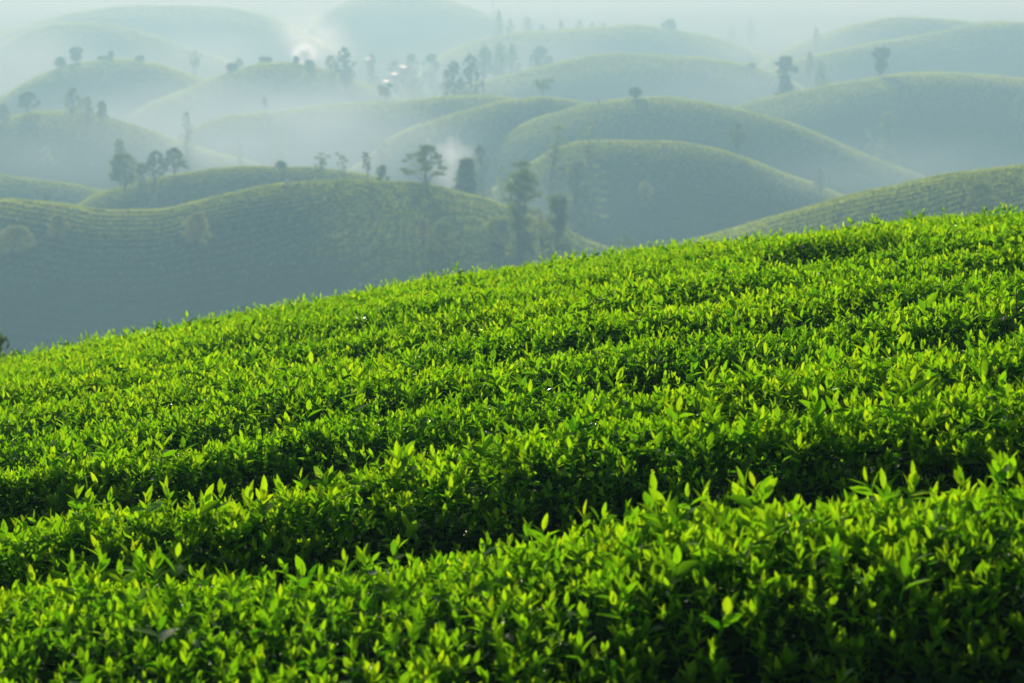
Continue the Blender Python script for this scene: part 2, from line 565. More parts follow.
def make_tree(x, y, z, h, w, kind, tone, name, label, lean=0.0, px=0.15, category='tree', group=None, sup=1.0):
    global n_tree
    n_tree += 1
    rng = np.random.default_rng(1000 + n_tree * 7)
    K = KINDS[kind]
    root = empty(name, (x, y, z))
    tag(root, label, category, group)
    r0 = min(0.020 * h, 0.05 * w) + 0.03
    L = []
    # trunk
    m = 8
    tt = np.linspace(0, 1, m)
    top = 0.86 if kind != 'bush' else 0.5
    bend = rng.normal(0, 0.03 * h, 2)
    path = np.stack([lean * h * tt ** 1.4 + bend[0] * np.sin(tt * 3), bend[1] * np.sin(tt * 3), -0.3 + (h * top + 0.3) * tt], 1)
    wood = [tube(path, r0 * (1 - 0.8 * tt), 7)]
    # lobes
    cz0 = K['start'] * h
    lobes = []
    for i in range(K['n']):
        f = (i + 0.5) / K['n']
        zz = cz0 + (h - cz0) * (0.08 + 0.90 * f)
        u = (zz - cz0) / (h - cz0)
        if kind == 'broad':
            rad = 0.5 * w * (0.55 + 0.75 * math.sin(math.pi * min(1, u * 0.9 + 0.12)) - 0.35 * u)
        elif kind == 'umbrella':
            rad = 0.5 * w * (0.55 + 0.5 * u)
        elif kind == 'column':
            rad = 0.5 * w * (0.84 + 0.16 * math.sin(u * 11 + n_tree * 1.7)) * min(1.0, 0.25 + math.sqrt(max(0.0, (1 - u) / 0.45)) * 0.8)
        elif kind == 'sparse':
            rad = 0.5 * w * (0.9 - 0.3 * u)
        elif kind == 'lollipop':
            rad = 0.5 * w * np.interp(u, [0, 0.2, 0.38, 0.5, 0.62, 0.78, 0.9, 1.0], [0.35, 0.8, 0.75, 0.5, 0.9, 1.05, 0.85, 0.4])
        else:
            rad = 0.5 * w * math.sqrt(max(0.06, 1 - (2 * u - 0.85) ** 2 * 0.8))
        ang = i * 2.4 + rng.uniform(-0.5, 0.5)
        if K['n'] > 15 and rng.uniform() < 0.12:
            continue
        rad *= rng.uniform(0.78, 1.15)
        ls = K['size'] * 0.5 * w * rng.uniform(0.6, 1.35)
        rr = max(0, rad - ls * 0.55) * rng.uniform(0.15, 1.0) ** 0.5
        c = np.array([lean * h * (zz / h) ** 1.4 + rr * math.cos(ang), rr * math.sin(ang), min(zz, h - ls * K['flat'] * 0.9)])
        lobes.append((c, ls))
        # limb to the lobe
        t0 = min(0.95, max(0.15, (c[2] - rr * 0.55 - 0.05 * h) / (h * top)))
        s = np.array([np.interp(t0, tt, path[:, k]) for k in range(3)])
        mid = (s + c) / 2 + np.array([0, 0, -0.06 * rr]) + rng.normal(0, 0.04 * w, 3)
        if rr > 0.12 * w:
            wood.append(tube([s, mid, c], [r0 * 0.34, r0 * 0.22, r0 * 0.07], 5))
    V, F = cat(wood)
    mesh_obj('trunk', V, F, M_bark, root)
    # leaves
    ls_px = max(0.10, px * 1.0)
    C, Nn, S, AG = [], [], [], []
    for c, ls in lobes:
        area = 4 * math.pi * ls * ls * K['flat']
        n = int(min(900, max(30, K['dens'] * sup * area / (ls_px * ls_px) * 1.15)))
        d = rng.standard_normal((n, 3))
        d /= np.linalg.norm(d, axis=1)[:, None]
        # uneven lobes: clumps pushed in and out
        bump = 1 + 0.28 * np.sin(d[:, 0] * 5 + c[0] * 3) * np.sin(d[:, 1] * 6 + c[1]) + 0.2 * np.sin(d[:, 2] * 7 + c[2])
        r = ls * bump * rng.uniform(0.45, 1.12, n) ** 0.6
        p = c + d * r[:, None] * np.array([1, 1, K['flat']])
        C.append(p)
        Nn.append(d + 0.9 * rng.standard_normal((n, 3)))
        S.append(ls_px * rng.uniform(0.55, 1.25, n))
        AG.append(np.clip(rng.uniform(0.05, 0.95) + rng.normal(0, 0.18, n), 0, 1))
    C, Nn, S, AG = np.concatenate(C), np.concatenate(Nn), np.concatenate(S), np.concatenate(AG)
    Nn /= np.linalg.norm(Nn, axis=1)[:, None]
    up = rng.standard_normal((len(C), 3))
    up -= Nn * (up * Nn).sum(1)[:, None]
    up /= np.linalg.norm(up, axis=1)[:, None] + 1e-9
    ks = 7.0 / max(w, 1.0)
    gap = (np.sin(C[:, 0] * ks * 1.3 + n_tree) * np.sin(C[:, 2] * ks * 1.9 + 1.3 * n_tree + np.sin(C[:, 1] * ks)) + 0.6 * np.sin(C[:, 2] * ks * 3.1 + C[:, 0] * ks * 2.2))
    keep = (C[:, 2] > 0.02) & (gap > -1.0 + 0.5 * rng.uniform(-1, 1, len(C)))
    C, Nn, S, up, AG = C[keep], Nn[keep], S[keep], up[keep], AG[keep]
    V, F = cards(C, Nn, up, S * 0.62, S)
    age = np.tile(AG, 2)
    mesh_obj('crown', V, F, M_tree[tone], root, attr={'age': ('FACE', age)})
    return root


def tree_px(cx, top, base, wpx, kind, tone, label, D=None, lean=0.0, name='tree', category='tree', group='trees scattered over the misty hills', hmax=None, sup=1.0):
    """stand a tree on the terrain; D=None: where the line of sight through its foot meets the ground"""
    if D is None:
        h_ = hit(cx, base)
        p = np.array(h_) if h_ is not None else at(cx, base, 500)
        D = p[1]
        x, y = p[0], p[1]
    else:
        x, y = at(cx, base, D)[:2]
    z = drop(x, y)
    zt = at(cx, top, D)[2]
    h = zt - z
    vis = (base - top) / FPX * D
    if h < 0.6 * vis:       # ground too high there: keep the visible height
        h = 0.8 * vis
    if hmax: h = min(h, hmax)
    h = min(h, 2.2 * vis + 3)
    z = max(z, zt - h) if zt - z > h else z
    if zt - h > z:
        h = zt - z
    w = wpx / FPX * D
    return make_tree(x, y, z, h, w, kind, tone, name, label, lean, D / FPX, category, group, sup)


T = [
    # nearest hill and its neighbours
    (427, 145, 188, 46, 'broad', 'mid', 'leafy layered tree standing on the bright crest of the nearest hill', 352, 0.0),
    (467, 158, 200, 28, 'column', 'mid', 'narrow tree right of the rising smoke, behind the nearest hill crest', 395, 0.0),
    (367, 152, 181, 13, 'sparse', 'dark', 'thin sparse tree with a bare trunk on the nearest hill crest', 354, -0.03),
    (382, 165, 182, 17, 'bush', 'dark', 'low dark shrub right of the thin sparse tree', 372, 0.0),
    (321, 153, 173, 22, 'umbrella', 'mid', 'small flat-topped tree, left one of a pair on the second hill', 425, 0.0),
    (342, 151, 178, 22, 'sparse', 'mid', 'small open tree, right one of a pair on the second hill', 420, 0.0),
    (281, 161, 168, 11, 'bush', 'mid', 'tiny bush on the top of the second hill', 442, 0.0),
    (124, 153, 191, 36, 'round', 'mid', 'full round tree on the left slope of the second hill', 436, 0.0),
    (141, 163, 184, 13, 'bush', 'mid', 'small shrub between the round tree and the paired trees', 440, 0.0),
    (156, 151, 185, 28, 'broad', 'dark', 'left tree of the touching pair on the second hill crest', 436, 0.0),
    (175, 148, 180, 26, 'broad', 'dark', 'right tree of the touching pair on the second hill crest', 440, 0.0),
    (153, 181, 191, 9, 'bush', 'pale', 'yellowish bush at the foot of the touching pair of trees', 428, 0.0),
    (48, 194, 211, 15, 'bush', 'dark', 'round dark bush behind the left end of the nearest hill crest', 380, 0.0),
    (3, 196, 209, 12, 'bush', 'dark', 'dark bush cut by the left edge behind the nearest hill crest', 385, 0.0),
    (31, 201, 209, 12, 'bush', 'mid', 'low bush left of the round dark bush on the nearest crest', 378, 0.0),
    (194, 212, 256, 32, 'round', 'pale', 'pale yellow-green leaning tree alone on the dark face of the nearest hill', None, 0.1),
    (14, 226, 263, 42, 'round', 'pale', 'pale spreading tree low on the nearest hill at the left edge', None, 0.05),
    (58, 214, 246, 24, 'round', 'pale', 'thin pale tree right of the spreading one at the left edge', None, 0.05),
    (423, 218, 252, 14, 'round', 'pale', 'small pale tree left of the grey-green bushy one on the terraces', None, 0.0),
    (443, 221, 254, 36, 'bush', 'mid', 'wide bushy tree on the terraces below the layered tree', None, 0.0),
    (500, 218, 246, 38, 'bush', 'mid', 'wide bushy tree at the right end of the terraces', None, 0.0),
    (522, 158, 246, 42, 'column', 'mid', 'tallest tree, a leafy column at the right foot of the nearest hill', 318, 0.0),
    (541, 212, 248, 16, 'bush', 'pale', 'yellowish slim tree squeezed between the two tall columns', 322, 0.0),
    (558, 194, 250, 36, 'column', 'mid', 'second leafy column tree right of the tallest one', 322, 0.0),
    (480, 145, 197, 28, 'round', 'dark', 'shadowy round tree in the valley right of the rising smoke', 455, 0.0),
    (503, 165, 205, 20, 'round', 'mid', 'dim tree in the valley left of the tallest column', 440, 0.0),
    (558, 121, 195, 42, 'broad', 'mid', 'tall dim spreading tree, left of two before the central dome', 430, 0.0),
    (590, 117, 192, 40, 'broad', 'mid', 'tall dim spreading tree, right of two before the central dome', 434, 0.0),
    (578, 158, 205, 34, 'column', 'mid', 'dim column of foliage below the two tall dim spreading trees', 425, 0.0),
    (645, 182, 210, 22, 'bush', 'pale', 'lone pale tree on the dark face of the central dome', None, 0.0),
    (625, 234, 252, 30, 'bush', 'mid', 'dim bush low behind the hedge skyline right of the column trees', 330, 0.0),
    (737, 123, 155, 22, 'broad', 'mid', 'faint tree just above the right slope of the central dome', None, 0.0),
    (819, 168, 198, 15, 'round', 'mid', 'small tree at the right foot of the central dome', None, 0.0),
    (868, 128, 160, 14, 'sparse', 'mid', 'thin pale tree left of the tall one in the right valley', 640, 0.0),
    (887, 112, 163, 28, 'column', 'mid', 'tall dim column tree in the right valley', 640, 0.0),
    (981, 182, 210, 30, 'bush', 'mid', 'cluster of shrubby foliage on the sunlit slope at the right edge', None, 0.0),
    (1018, 128, 172, 20, 'round', 'mid', 'faint pale tree at the right edge on the broad hill face', 680, 0.0),
    (635, 93, 107, 15, 'round', 'mid', 'small round tree on the crest of the long dark hill', 590, 0.0),
    (596, 125, 130, 5, 'bush', 'dark', 'tiny dark shrub high on the face of the long dark hill', None, 0.0),
    # upper right
    (785, 56, 100, 24, 'lollipop', 'dark', 'tall dark tree with two-tier crown left of the broad right hill', 760, 0.0),
    (821, 61, 93, 20, 'round', 'mid', 'paler tree right of the tall dark two-tier tree', 800, 0.0),
    (880, 47, 79, 18, 'lollipop', 'dark', 'lone dark tree on the crest of the broad right hill', 722, 0.03),
    (810, 52, 61, 9, 'bush', 'mid', 'little bush above the paler tree in the upper right', 900, 0.0),
    (751, 63, 71, 11, 'bush', 'mid', 'small bush on the right end of the upper centre hill', 918, 0.0),
    (732, 26, 37, 12, 'bush', 'mid', 'smaller of two dim far trees above the upper centre hill', 1750, 0.0),
    (751, 21, 39, 14, 'bush', 'mid', 'taller of two dim far trees above the upper centre hill', 1750, 0.0),
    (816, 28, 39, 9, 'bush', 'mid', 'tiny slender far tree left of the upper right skyline hill', 1150, 0.0),
    (670, 19, 29, 16, 'bush', 'mid', 'small far tree on the right crest of the tree-fringed hill', 1250, 0.0),
    # upper centre
    (543, 79, 108, 26, 'umbrella', 'mid', 'feathery spreading tree on the hill behind the smoke', 622, 0.0),
    (471, 53, 95, 28, 'round', 'dark', 'large dark tree, tallest of the clump in the upper centre', 760, 0.0),
    (454, 60, 94, 28, 'round', 'dark', 'dark tree on the left of the upper centre clump', 770, 0.0),
    (446, 68, 94, 14, 'bush', 'mid', 'low tree at the left edge of the upper centre clump', 765, 0.0),
    (483, 70, 95, 8, 'sparse', 'mid', 'thin tree at the right edge of the upper centre clump', 755, 0.0),
    (485, 46, 74, 20, 'round', 'mid', 'hazy tree behind the upper centre clump', 960, 0.0),
    (500, 42, 72, 20, 'broad', 'mid', 'hazy tree right of the upper centre clump', 970, 0.0),
    (512, 43, 70, 18, 'broad', 'mid', 'hazy tree third along from the upper centre clump', 980, 0.0),
    (540, 46, 68, 30, 'round', 'dark', 'wide dome-shaped hazy tree left of the upper centre hill crest', 990, 0.0),
    (499, 10, 34, 9, 'round', 'mid', 'tallest pointed tree in the far row', 1380, 0.0),
    (510, 19, 34, 12, 'bush', 'mid', 'rounded tree right of the tallest in the far row', 1380, 0.0),
    (527, 17, 32, 14, 'umbrella', 'mid', 'flat-topped tree in the far row', 1380, 0.0),
    (561, 20, 33, 9, 'bush', 'mid', 'slim tree in the middle of the far row', 1380, 0.0),
    (579, 19, 33, 13, 'bush', 'mid', 'broad pointed tree near the middle of the far row', 1380, 0.0),
    (592, 22, 32, 6, 'bush', 'mid', 'smallest tree in the far row', 1380, 0.0),
    (604, 23, 32, 9, 'bush', 'mid', 'last tree at the right end of the far row', 1380, 0.0),
    (542, 25, 33, 12, 'bush', 'mid', 'low bush between the flat-topped and slim trees of the far row', 1380, 0.0),
    # upper left
    (345, 47, 74, 22, 'round', 'dark', 'round dark tree right of the upper smoke plume', 830, 0.0),
    (331, 55, 74, 16, 'bush', 'mid', 'lower bush touching the left of the round dark tree by the smoke', 835, 0.0),
    (372, 53, 68, 12, 'sparse', 'mid', 'thin hazy tree above the village', 960, 0.0),
    (385, 84, 104, 20, 'umbrella', 'dark', 'dark tree in front of the tiny white houses', 690, 0.0),
    (412, 54, 76, 26, 'bush', 'dark', 'hazy bushy tree beside the topmost white house', 1000, 0.0),
    (432, 54, 82, 28, 'bush', 'dark', 'hazy wide tree between the village and the dark clump', 1000, 0.0),
    (394, 60, 80, 22, 'bush', 'dark', 'hazy low tree left of the topmost white house', 1010, 0.0),
    (372, 74, 90, 22, 'bush', 'mid', 'hazy shrubby tree left of the lowest white house', 960, 0.0),
    (414, 76, 94, 28, 'bush', 'mid', 'hazy shrubby tree right of the lowest white house', 900, 0.0),
    (296, 56, 64, 7, 'bush', 'dark', 'tiny dark tree silhouetted against the upper smoke', 848, 0.0),
    (309, 60, 66, 12, 'bush', 'dark', 'low dark shrub under the upper smoke', 848, 0.0),
    (266, 57, 65, 16, 'bush', 'dark', 'dark shrub on the crest left of the upper smoke', 860, 0.0),
    (232, 69, 79, 13, 'bush', 'dark', 'round bush on the bright slope left of the upper smoke', 845, 0.0),
    (239, 58, 65, 12, 'bush', 'mid', 'faint round bush above the bright slope', 1000, 0.0),
    (195, 49, 60, 18, 'umbrella', 'mid', 'faint spreading tree between the two upper left hills', 1020, 0.0),
    (76, 47, 64, 14, 'lollipop', 'mid', 'hazy tree on the upper left hill crest', 902, 0.0),
    (61, 57, 74, 13, 'bush', 'dark', 'dark shrub left of the hazy tree on the upper left hill crest', 893, 0.0),
    (111, 51, 61, 6, 'lollipop', 'dark', 'tiny tree in the middle of the upper left hill crest', 900, 0.0),
    (104, 56, 62, 16, 'bush', 'mid', 'low scrub beside the tiny tree on the upper left hill crest', 900, 0.0),
    (140, 56, 64, 10, 'round', 'mid', 'faint tree at the right of the upper left hill crest', 905, 0.0),
    (27, 92, 113, 24, 'broad', 'dark', 'dark spreading tree on top of the left misty hill', 620, 0.05),
    (4, 104, 121, 14, 'bush', 'mid', 'pale shrub at the left edge beside the dark spreading tree', 622, 0.0),
    (72, 88, 114, 20, 'broad', 'mid', 'faint leaning tree on the left misty hill', 612, 0.06),
    (86, 96, 130, 20, 'broad', 'mid', 'faint broad tree hanging over the left misty hill', 600, 0.05),
    (102, 101, 122, 13, 'round', 'mid', 'small round tree on the right slope of the left misty hill', 612, 0.0),
    (48, 146, 178, 20, 'sparse', 'mid', 'very faint tree on the face of the left misty hill', None, 0.0),
    (187, 111, 148, 20, 'broad', 'mid', 'faint spreading tree in the mist above the touching pair', 560, 0.0),
    (120, 138, 165, 18, 'round', 'mid', 'very faint tree in the mist behind the full round tree', 530, 0.0),
    (240, 130, 168, 22, 'sparse', 'mid', 'ghostly tree in the mist above the second hill, leftmost', 560, 0.0),
    (280, 130, 168, 20, 'round', 'mid', 'ghostly tree in the mist above the second hill, right one', 570, 0.0),
    (381, 140, 178, 28, 'round', 'mid', 'ghostly round tree in the mist behind the thin sparse tree', 575, 0.0),
    (265, 97, 112, 8, 'sparse', 'dark', 'tiny thin tree on the face below the upper smoke', None, 0.0),
]
for (cx, top, base, wpx, kind, tone, label, D, lean) in T:
    tree_px(cx, top, base, wpx, kind, tone, label, D, lean, name='bush' if kind == 'bush' else 'tree',
            category='bush' if kind == 'bush' else 'tree')


# ------------------------------------------------------------------ small built things in the valley
def boxg(x0, x1, y0, y1, z0, z1):
    V = np.array([[x, y, z] for x in (x0, x1) for y in (y0, y1) for z in (z0, z1)], float)
    F = np.array([[0, 1, 3, 2], [4, 6, 7, 5], [0, 4, 5, 1], [2, 3, 7, 6], [0, 2, 6, 4], [1, 5, 7, 3]])
    return V, F


def house(px, py, D, w, label):
    p = at(px, py, D)
    z0 = drop(p[0], p[1])
    z0 = max(z0, p[2] - 6.5)
    root = empty('house', (p[0], p[1], z0))
    tag(root, label, 'house', 'tiny white houses in the misty village')
    hh = max(2.4, p[2] - z0 - 1.0)
    V, F = boxg(-w / 2, w / 2, -2.2, 2.2, 0, hh)
    wall = mesh_obj('wall', V, F, M_wall, root, smooth=False)
    o = 0.5
    V = np.array([[-w / 2 - o, -2.9, hh - 0.1], [w / 2 + o, -2.9, hh - 0.1], [w / 2 + o, 0, hh + 1.6], [-w / 2 - o, 0, hh + 1.6],
                  [w / 2 + o, 2.9, hh - 0.1], [-w / 2 - o, 2.9, hh - 0.1]])
    V = np.concatenate([V, V - np.array([0, 0, 0.12])])
    F = np.array([[0, 1, 2, 3], [3, 2, 4, 5], [9, 8, 7, 6], [11, 10, 8, 9], [0, 6, 7, 1], [5, 4, 10, 11], [1, 7, 8, 2], [2, 8, 10, 4], [3, 9, 6, 0], [5, 11, 9, 3]])
    mesh_obj('roof', V, F, M_tin, root, smooth=False)
    V, F = boxg(-0.5, 0.5, -2.24, -2.16, 0, 2.0)
    mesh_obj('door', V, F, M_dark, root, smooth=False)
    for s in (-1, 1):
        V, F = boxg(s * w * 0.3 - 0.5, s * w * 0.3 + 0.5, -2.24, -2.16, 1.0, 1.9)
        mesh_obj('window', V, F, M_dark, root, smooth=False)


house(405.5, 67.5, 940, 3.6, 'topmost of the tiny white houses, right of centre in the smoke-side village')
house(396, 74.5, 900, 2.6, 'middle one of the three tiny white houses')
house(388, 82, 860, 3.0, 'lowest of the three tiny white houses, above the dark flat tree')
house(370.5, 60, 1000, 3.0, 'dim cream house left of and above the three white ones')


def marker(px, py, D, s, label):
    p = hit(px, py)
    if p is None:
        return
    z = drop(p.x, p.y)
    V, F = tube([(0, 0, -0.3), (0, 0, 0.5 * s), (0.02, 0, 1.3 * s), (0, 0, 1.5 * s)], [0.28 * s, 0.34 * s, 0.30 * s, 0.05 * s], 8)
    o = mesh_obj('marker_stone', V, F, M_white, smooth=True)
    o.location = (p.x, p.y, z)
    tag(o, label, 'marker', 'small white markers on the hills')


marker(287, 186, 350, 0.7, 'tiny white marker on the bright crest of the nearest hill')
marker(325, 201, 340, 0.45, 'faint white marker just below the crest of the nearest hill')
marker(598, 104, 590, 1.0, 'tiny white marker on the crest of the long dark hill')
marker(852, 84, 720, 0.9, 'tiny white marker on the left shoulder of the broad right hill')

# radio mast
p = at(493, 34, 1250)
zb = drop(p[0], p[1])
ht = at(493, -12, 1250)[2] - zb
root = empty('radio_mast', (p[0], p[1], zb))
tag(root, 'thin lattice mast rising above the far row of trees', 'mast')
for k in range(3):
    a = k * 2.094
    mesh_obj('leg', *tube([(0.7 * math.cos(a), 0.7 * math.sin(a), 0), (0.35 * math.cos(a), 0.35 * math.sin(a), ht)], [0.09, 0.07], 5), M_steel, root)
parts = []
nz_ = 16
for i in range(nz_):
    for k in range(3):
        a, b = k * 2.094, (k + 1) * 2.094
        f0, f1 = i / nz_, (i + 1) / nz_
        r0, r1 = 0.7 - 0.35 * f0, 0.7 - 0.35 * f1
        parts.append(tube([(r0 * math.cos(a), r0 * math.sin(a), f0 * ht), (r1 * math.cos(b), r1 * math.sin(b), f1 * ht)], [0.04, 0.04], 4))
mesh_obj('bracing', *cat(parts), M_steel, root)

# ------------------------------------------------------------------ foreground slope and hedges
def top_z(x, y):
    """canopy height of the tea field"""
    yy = np.maximum(y, 0)
    xs = np.clip(x, -12, 12) + (x - np.clip(x, -12, 12)) * 0.3
    return -1.40 - 0.00294 * yy ** 2 + 0.145 * xs - 0.0085 * np.clip(xs, -9, 9) ** 2 * np.clip(yy / 20, 0.2, 1.3)


HEDGE_H = 0.78
xs = np.concatenate([np.linspace(-260, -22, 40), np.linspace(-20, 20, 161), np.linspace(22, 260, 40)])
ys = np.concatenate([np.linspace(-60, -1, 20), np.linspace(0, 30, 121), np.linspace(31, 150, 60)])
X, Y = np.meshgrid(xs, ys, indexing='ij')
Z = top_z(X, Y) - HEDGE_H + 0.03 * wob(X, Y, 0.5, 2) + 0.012 * wob(X, Y, 0.12, 5)
Z = np.maximum(Z, BASE - 6)
V = np.stack([X, Y, Z], -1).reshape(-1, 3)
o = mesh_obj('hillside', V, grid_faces(len(xs), len(ys)), M_soil)
tag(o, 'reddish soil of the slope under the tea hedges', 'hillside', kind='structure')

# gaps between the hedges: (distance, width at left, width at right)
GAPS = [(4.62, 0.35, 0.45), (6.78, 0.14, 0.78), (8.05, 0.62, 0.16), (9.35, 0.16, 0.34), (10.72, 0.24, 0.20), (12.15, 0.12, 0.50),
        (13.55, 0.14, 0.16), (15.05, 0.16, 0.95), (16.55, 0.14, 0.20), (18.05, 0.14, 0.18), (19.6, 0.14, 0.18), (21.2, 0.14, 0.16),
        (22.9, 0.14, 0.14), (24.6, 0.14, 0.14)]


def gap_mid(i, x):
    y0 = GAPS[i][0]
    y0 = y0 - {1: 0.12, 2: 0.06}.get(i, 0.0) * x
    return y0 + 0.05 * np.sin(x * 1.1 + i * 2.1) + 0.035 * np.sin(x * 2.7 + i) + 0.03 * np.sin(x * 0.35 + i * 1.3)


def gap_w(i, x):
    y0, wl, wr = GAPS[i]
    t = np.clip(x / (0.22 * y0) * 0.5 + 0.5, 0, 1)
    if i == 7:
        t = np.clip((x - 0.1) / 0.6, 0, 1)
    if i == 5:
        t = np.clip((x - 1.6) / 0.6, 0, 1)
    if i == 1:
        t = np.clip((x + 0.1) / 0.9, 0, 1)
    k = 1.2 if i < 3 else 0.8
    w = 0.05 + k * (wl + (wr - wl) * t * t * (3 - 2 * t))
    if i >= 3:
        w = w * (1 + 0.55 * np.sin(x * 0.9 + i * 2.7))
    if i < 3:
        w = w * (1 + 0.45 * np.sin(x * 1.7 + i * 2.2 + 0.6))
    if i == 2:
        w = w + 0.35 * np.exp(-((x + 1.6) / 0.22) ** 2) + 0.28 * np.exp(-((x + 0.75) / 0.2) ** 2)
    if i == 1:
        w = w + 0.30 * np.exp(-((x - 0.9) / 0.35) ** 2)
    return np.maximum(0.05, w * (1 + 0.35 * np.sin(x * 3.3 + i * 1.9) + 0.2 * np.sin(x * 7.1 + i)))


def leaf_template(level):
    if level == 0:
        st = [(0.22, 0.78), (0.5, 1.0), (0.78, 0.62)]
    elif level == 1:
        st = [(0.3, 0.9), (0.68, 0.85)]
    else:
        st = [(0.45, 1.0)]
    V = [(0, 0, 0)]
    for t, w in st:
        V += [(-w, t, abs(w)), (0, t, 0), (w, t, abs(w))]
    V.append((0, 1, 0))
    F = [(0, 2, 1), (0, 3, 2)]
    for k in range(len(st) - 1):
        a = 1 + 3 * k
        b = a + 3
        F += [(a, a + 1, b + 1), (a, b + 1, b), (a + 1, a + 2, b + 2), (a + 1, b + 2, b + 1)]
    a = 1 + 3 * (len(st) - 1)
    e = len(V) - 1
    F += [(a, a + 1, e), (a + 1, a + 2, e)]
    return np.array(V, float), np.array(F)


LT = [leaf_template(i) for i in range(3)]


def leaves(P, Dr, Nr, L, Wd, curve, age, level, fold=0.35):
    """many leaves at once: base P, direction Dr, face normal Nr (n,3)"""
    TV, TF = LT[level]
    n = len(P)
    Dr = Dr / (np.linalg.norm(Dr, axis=1)[:, None] + 1e-9)
    Nr = Nr - Dr * (Nr * Dr).sum(1)[:, None]
    Nr /= np.linalg.norm(Nr, axis=1)[:, None] + 1e-9
    S = np.cross(Dr, Nr)
    x, t, f = TV[:, 0], TV[:, 1], TV[:, 2]
    V = (P[:, None, :]
         + S[:, None, :] * (x[None, :] * Wd[:, None])[:, :, None]
         + Dr[:, None, :] * (t[None, :] * L[:, None])[:, :, None]
         + Nr[:, None, :] * (fold * f[None, :] * Wd[:, None] - curve[:, None] * (t ** 2)[None, :] * L[:, None])[:, :, None])
    F = (TF[None] + (np.arange(n) * len(TV))[:, None, None]).reshape(-1, 3)
    return V.reshape(-1, 3), F, np.repeat(age, len(TF))


def shoots(P, up, size, rng, level, vigour):
    """upright tea shoots: bud, young leaves round a short stem. returns leaves and stems"""
    n = len(P)
    VV, FF, AA = [], [], []
    a0 = rng.uniform(0, 6.283, n)
    up = up / np.linalg.norm(up, axis=1)[:, None]
    e1 = np.cross(up, np.array([0.3, 0.9, 0.1]))
    e1 /= np.linalg.norm(e1, axis=1)[:, None] + 1e-9
    e2 = np.cross(up, e1)
    nl = 6 if level == 0 else 5
    for k in range(nl):
        f = k / (nl - 1)                        # 0 lowest leaf, 1 the bud
        use = np.ones(n, bool) if k > 0 else rng.uniform(0, 1, n) < 0.8
        ang = a0 + 2.4 * k + rng.normal(0, 0.35, n)
        tilt = np.clip((1.26 - 0.98 * f) + rng.normal(0, 0.16, n), 0.05, 1.5)
        out = e1 * np.cos(ang)[:, None] + e2 * np.sin(ang)[:, None]
        d = up * np.cos(tilt)[:, None] + out * np.sin(tilt)[:, None]
        nr = up * np.sin(tilt)[:, None] - out * np.cos(tilt)[:, None]
        pos = P + up * (size * (0.10 + 0.62 * f))[:, None]
        L = size * (0.72 - 0.26 * f) * rng.uniform(0.8, 1.2, n)
        Wd = L * (0.275 - 0.11 * f) * rng.uniform(0.85, 1.15, n)
        cv = rng.uniform(-0.05, 0.28, n) * (1 - 0.6 * f)
        age = np.clip(0.14 + 0.50 * f + vigour + rng.normal(0, 0.11, n), 0, 1)
        v, q, a = leaves(pos[use], d[use], nr[use], L[use], Wd[use], cv[use], age[use], level, 0.32)
        VV.append(v); FF.append(q); AA.append(a)
    # stems as thin three-sided prisms
    if level < 2:
        r = 0.0016
        b0 = P - up * (size * 0.5)[:, None]
        b1 = P + up * (size * 0.72)[:, None]
        ring = np.stack([e1 * math.cos(t) + e2 * math.sin(t) for t in (0, 2.094, 4.189)], 1) * r
        v = np.concatenate([b0[:, None] + ring * 1.3, b1[:, None] + ring * 0.6], 1).reshape(-1, 3)
        tf = []
        for j in range(3):
            k2 = (j + 1) % 3
            tf += [(j, k2, 3 + k2), (j, 3 + k2, 3 + j)]
        tf = np.array(tf)
        VV.append(v)
        FF.append((tf[None] + (np.arange(n) * 6)[:, None, None]).reshape(-1, 3))
        AA.append(np.full(n * 6, 0.25))
    F, off = [], 0
    for v, f in zip(VV, FF):
        F.append(f + off)
        off += len(v)
    return np.concatenate(VV), np.concatenate(F), np.concatenate(AA)


ROW_LABELS = [
    'nearest tea hedge row, out of focus along the bottom edge',
    'tea hedge row right behind the blurred nearest one, beyond the first dark gap',
    'tea hedge row with the deepest shaded front, third from the bottom edge',
    'fourth tea hedge row from the bottom edge, sharply in focus',
    'fifth tea hedge row from the bottom edge',
    'sixth tea hedge row from the bottom edge, before the short gap at the right',
    'seventh tea hedge row, just beyond the short right-hand gap',
    'eighth tea hedge row, in front of the strip of bare red soil',
    'tea hedge row right behind the strip of bare red soil',
    'tenth tea hedge row from the bottom edge, fourth from the skyline',
    'third tea hedge row below the skyline',
    'second tea hedge row below the skyline',
    'last tea hedge row, forming the skyline against the valley',
]


def canopy(i, x, s):
    """point on top of hedge i: x along, s 0..1 across"""
    a = gap_mid(i, x) + gap_w(i, x) / 2
    b = gap_mid(i + 1, x) - gap_w(i + 1, x) / 2
    y = a + (b - a) * s
    e = np.abs(2 * s - 1)
    z = top_z(x, y) - (0.19 if i < 3 else 0.135) * e ** 3 - 0.03 * e ** 2 + 0.028 * wob(x, y, 0.3, i) + 0.045 * wob(x, y, 0.8, i + 3)
    return y, z


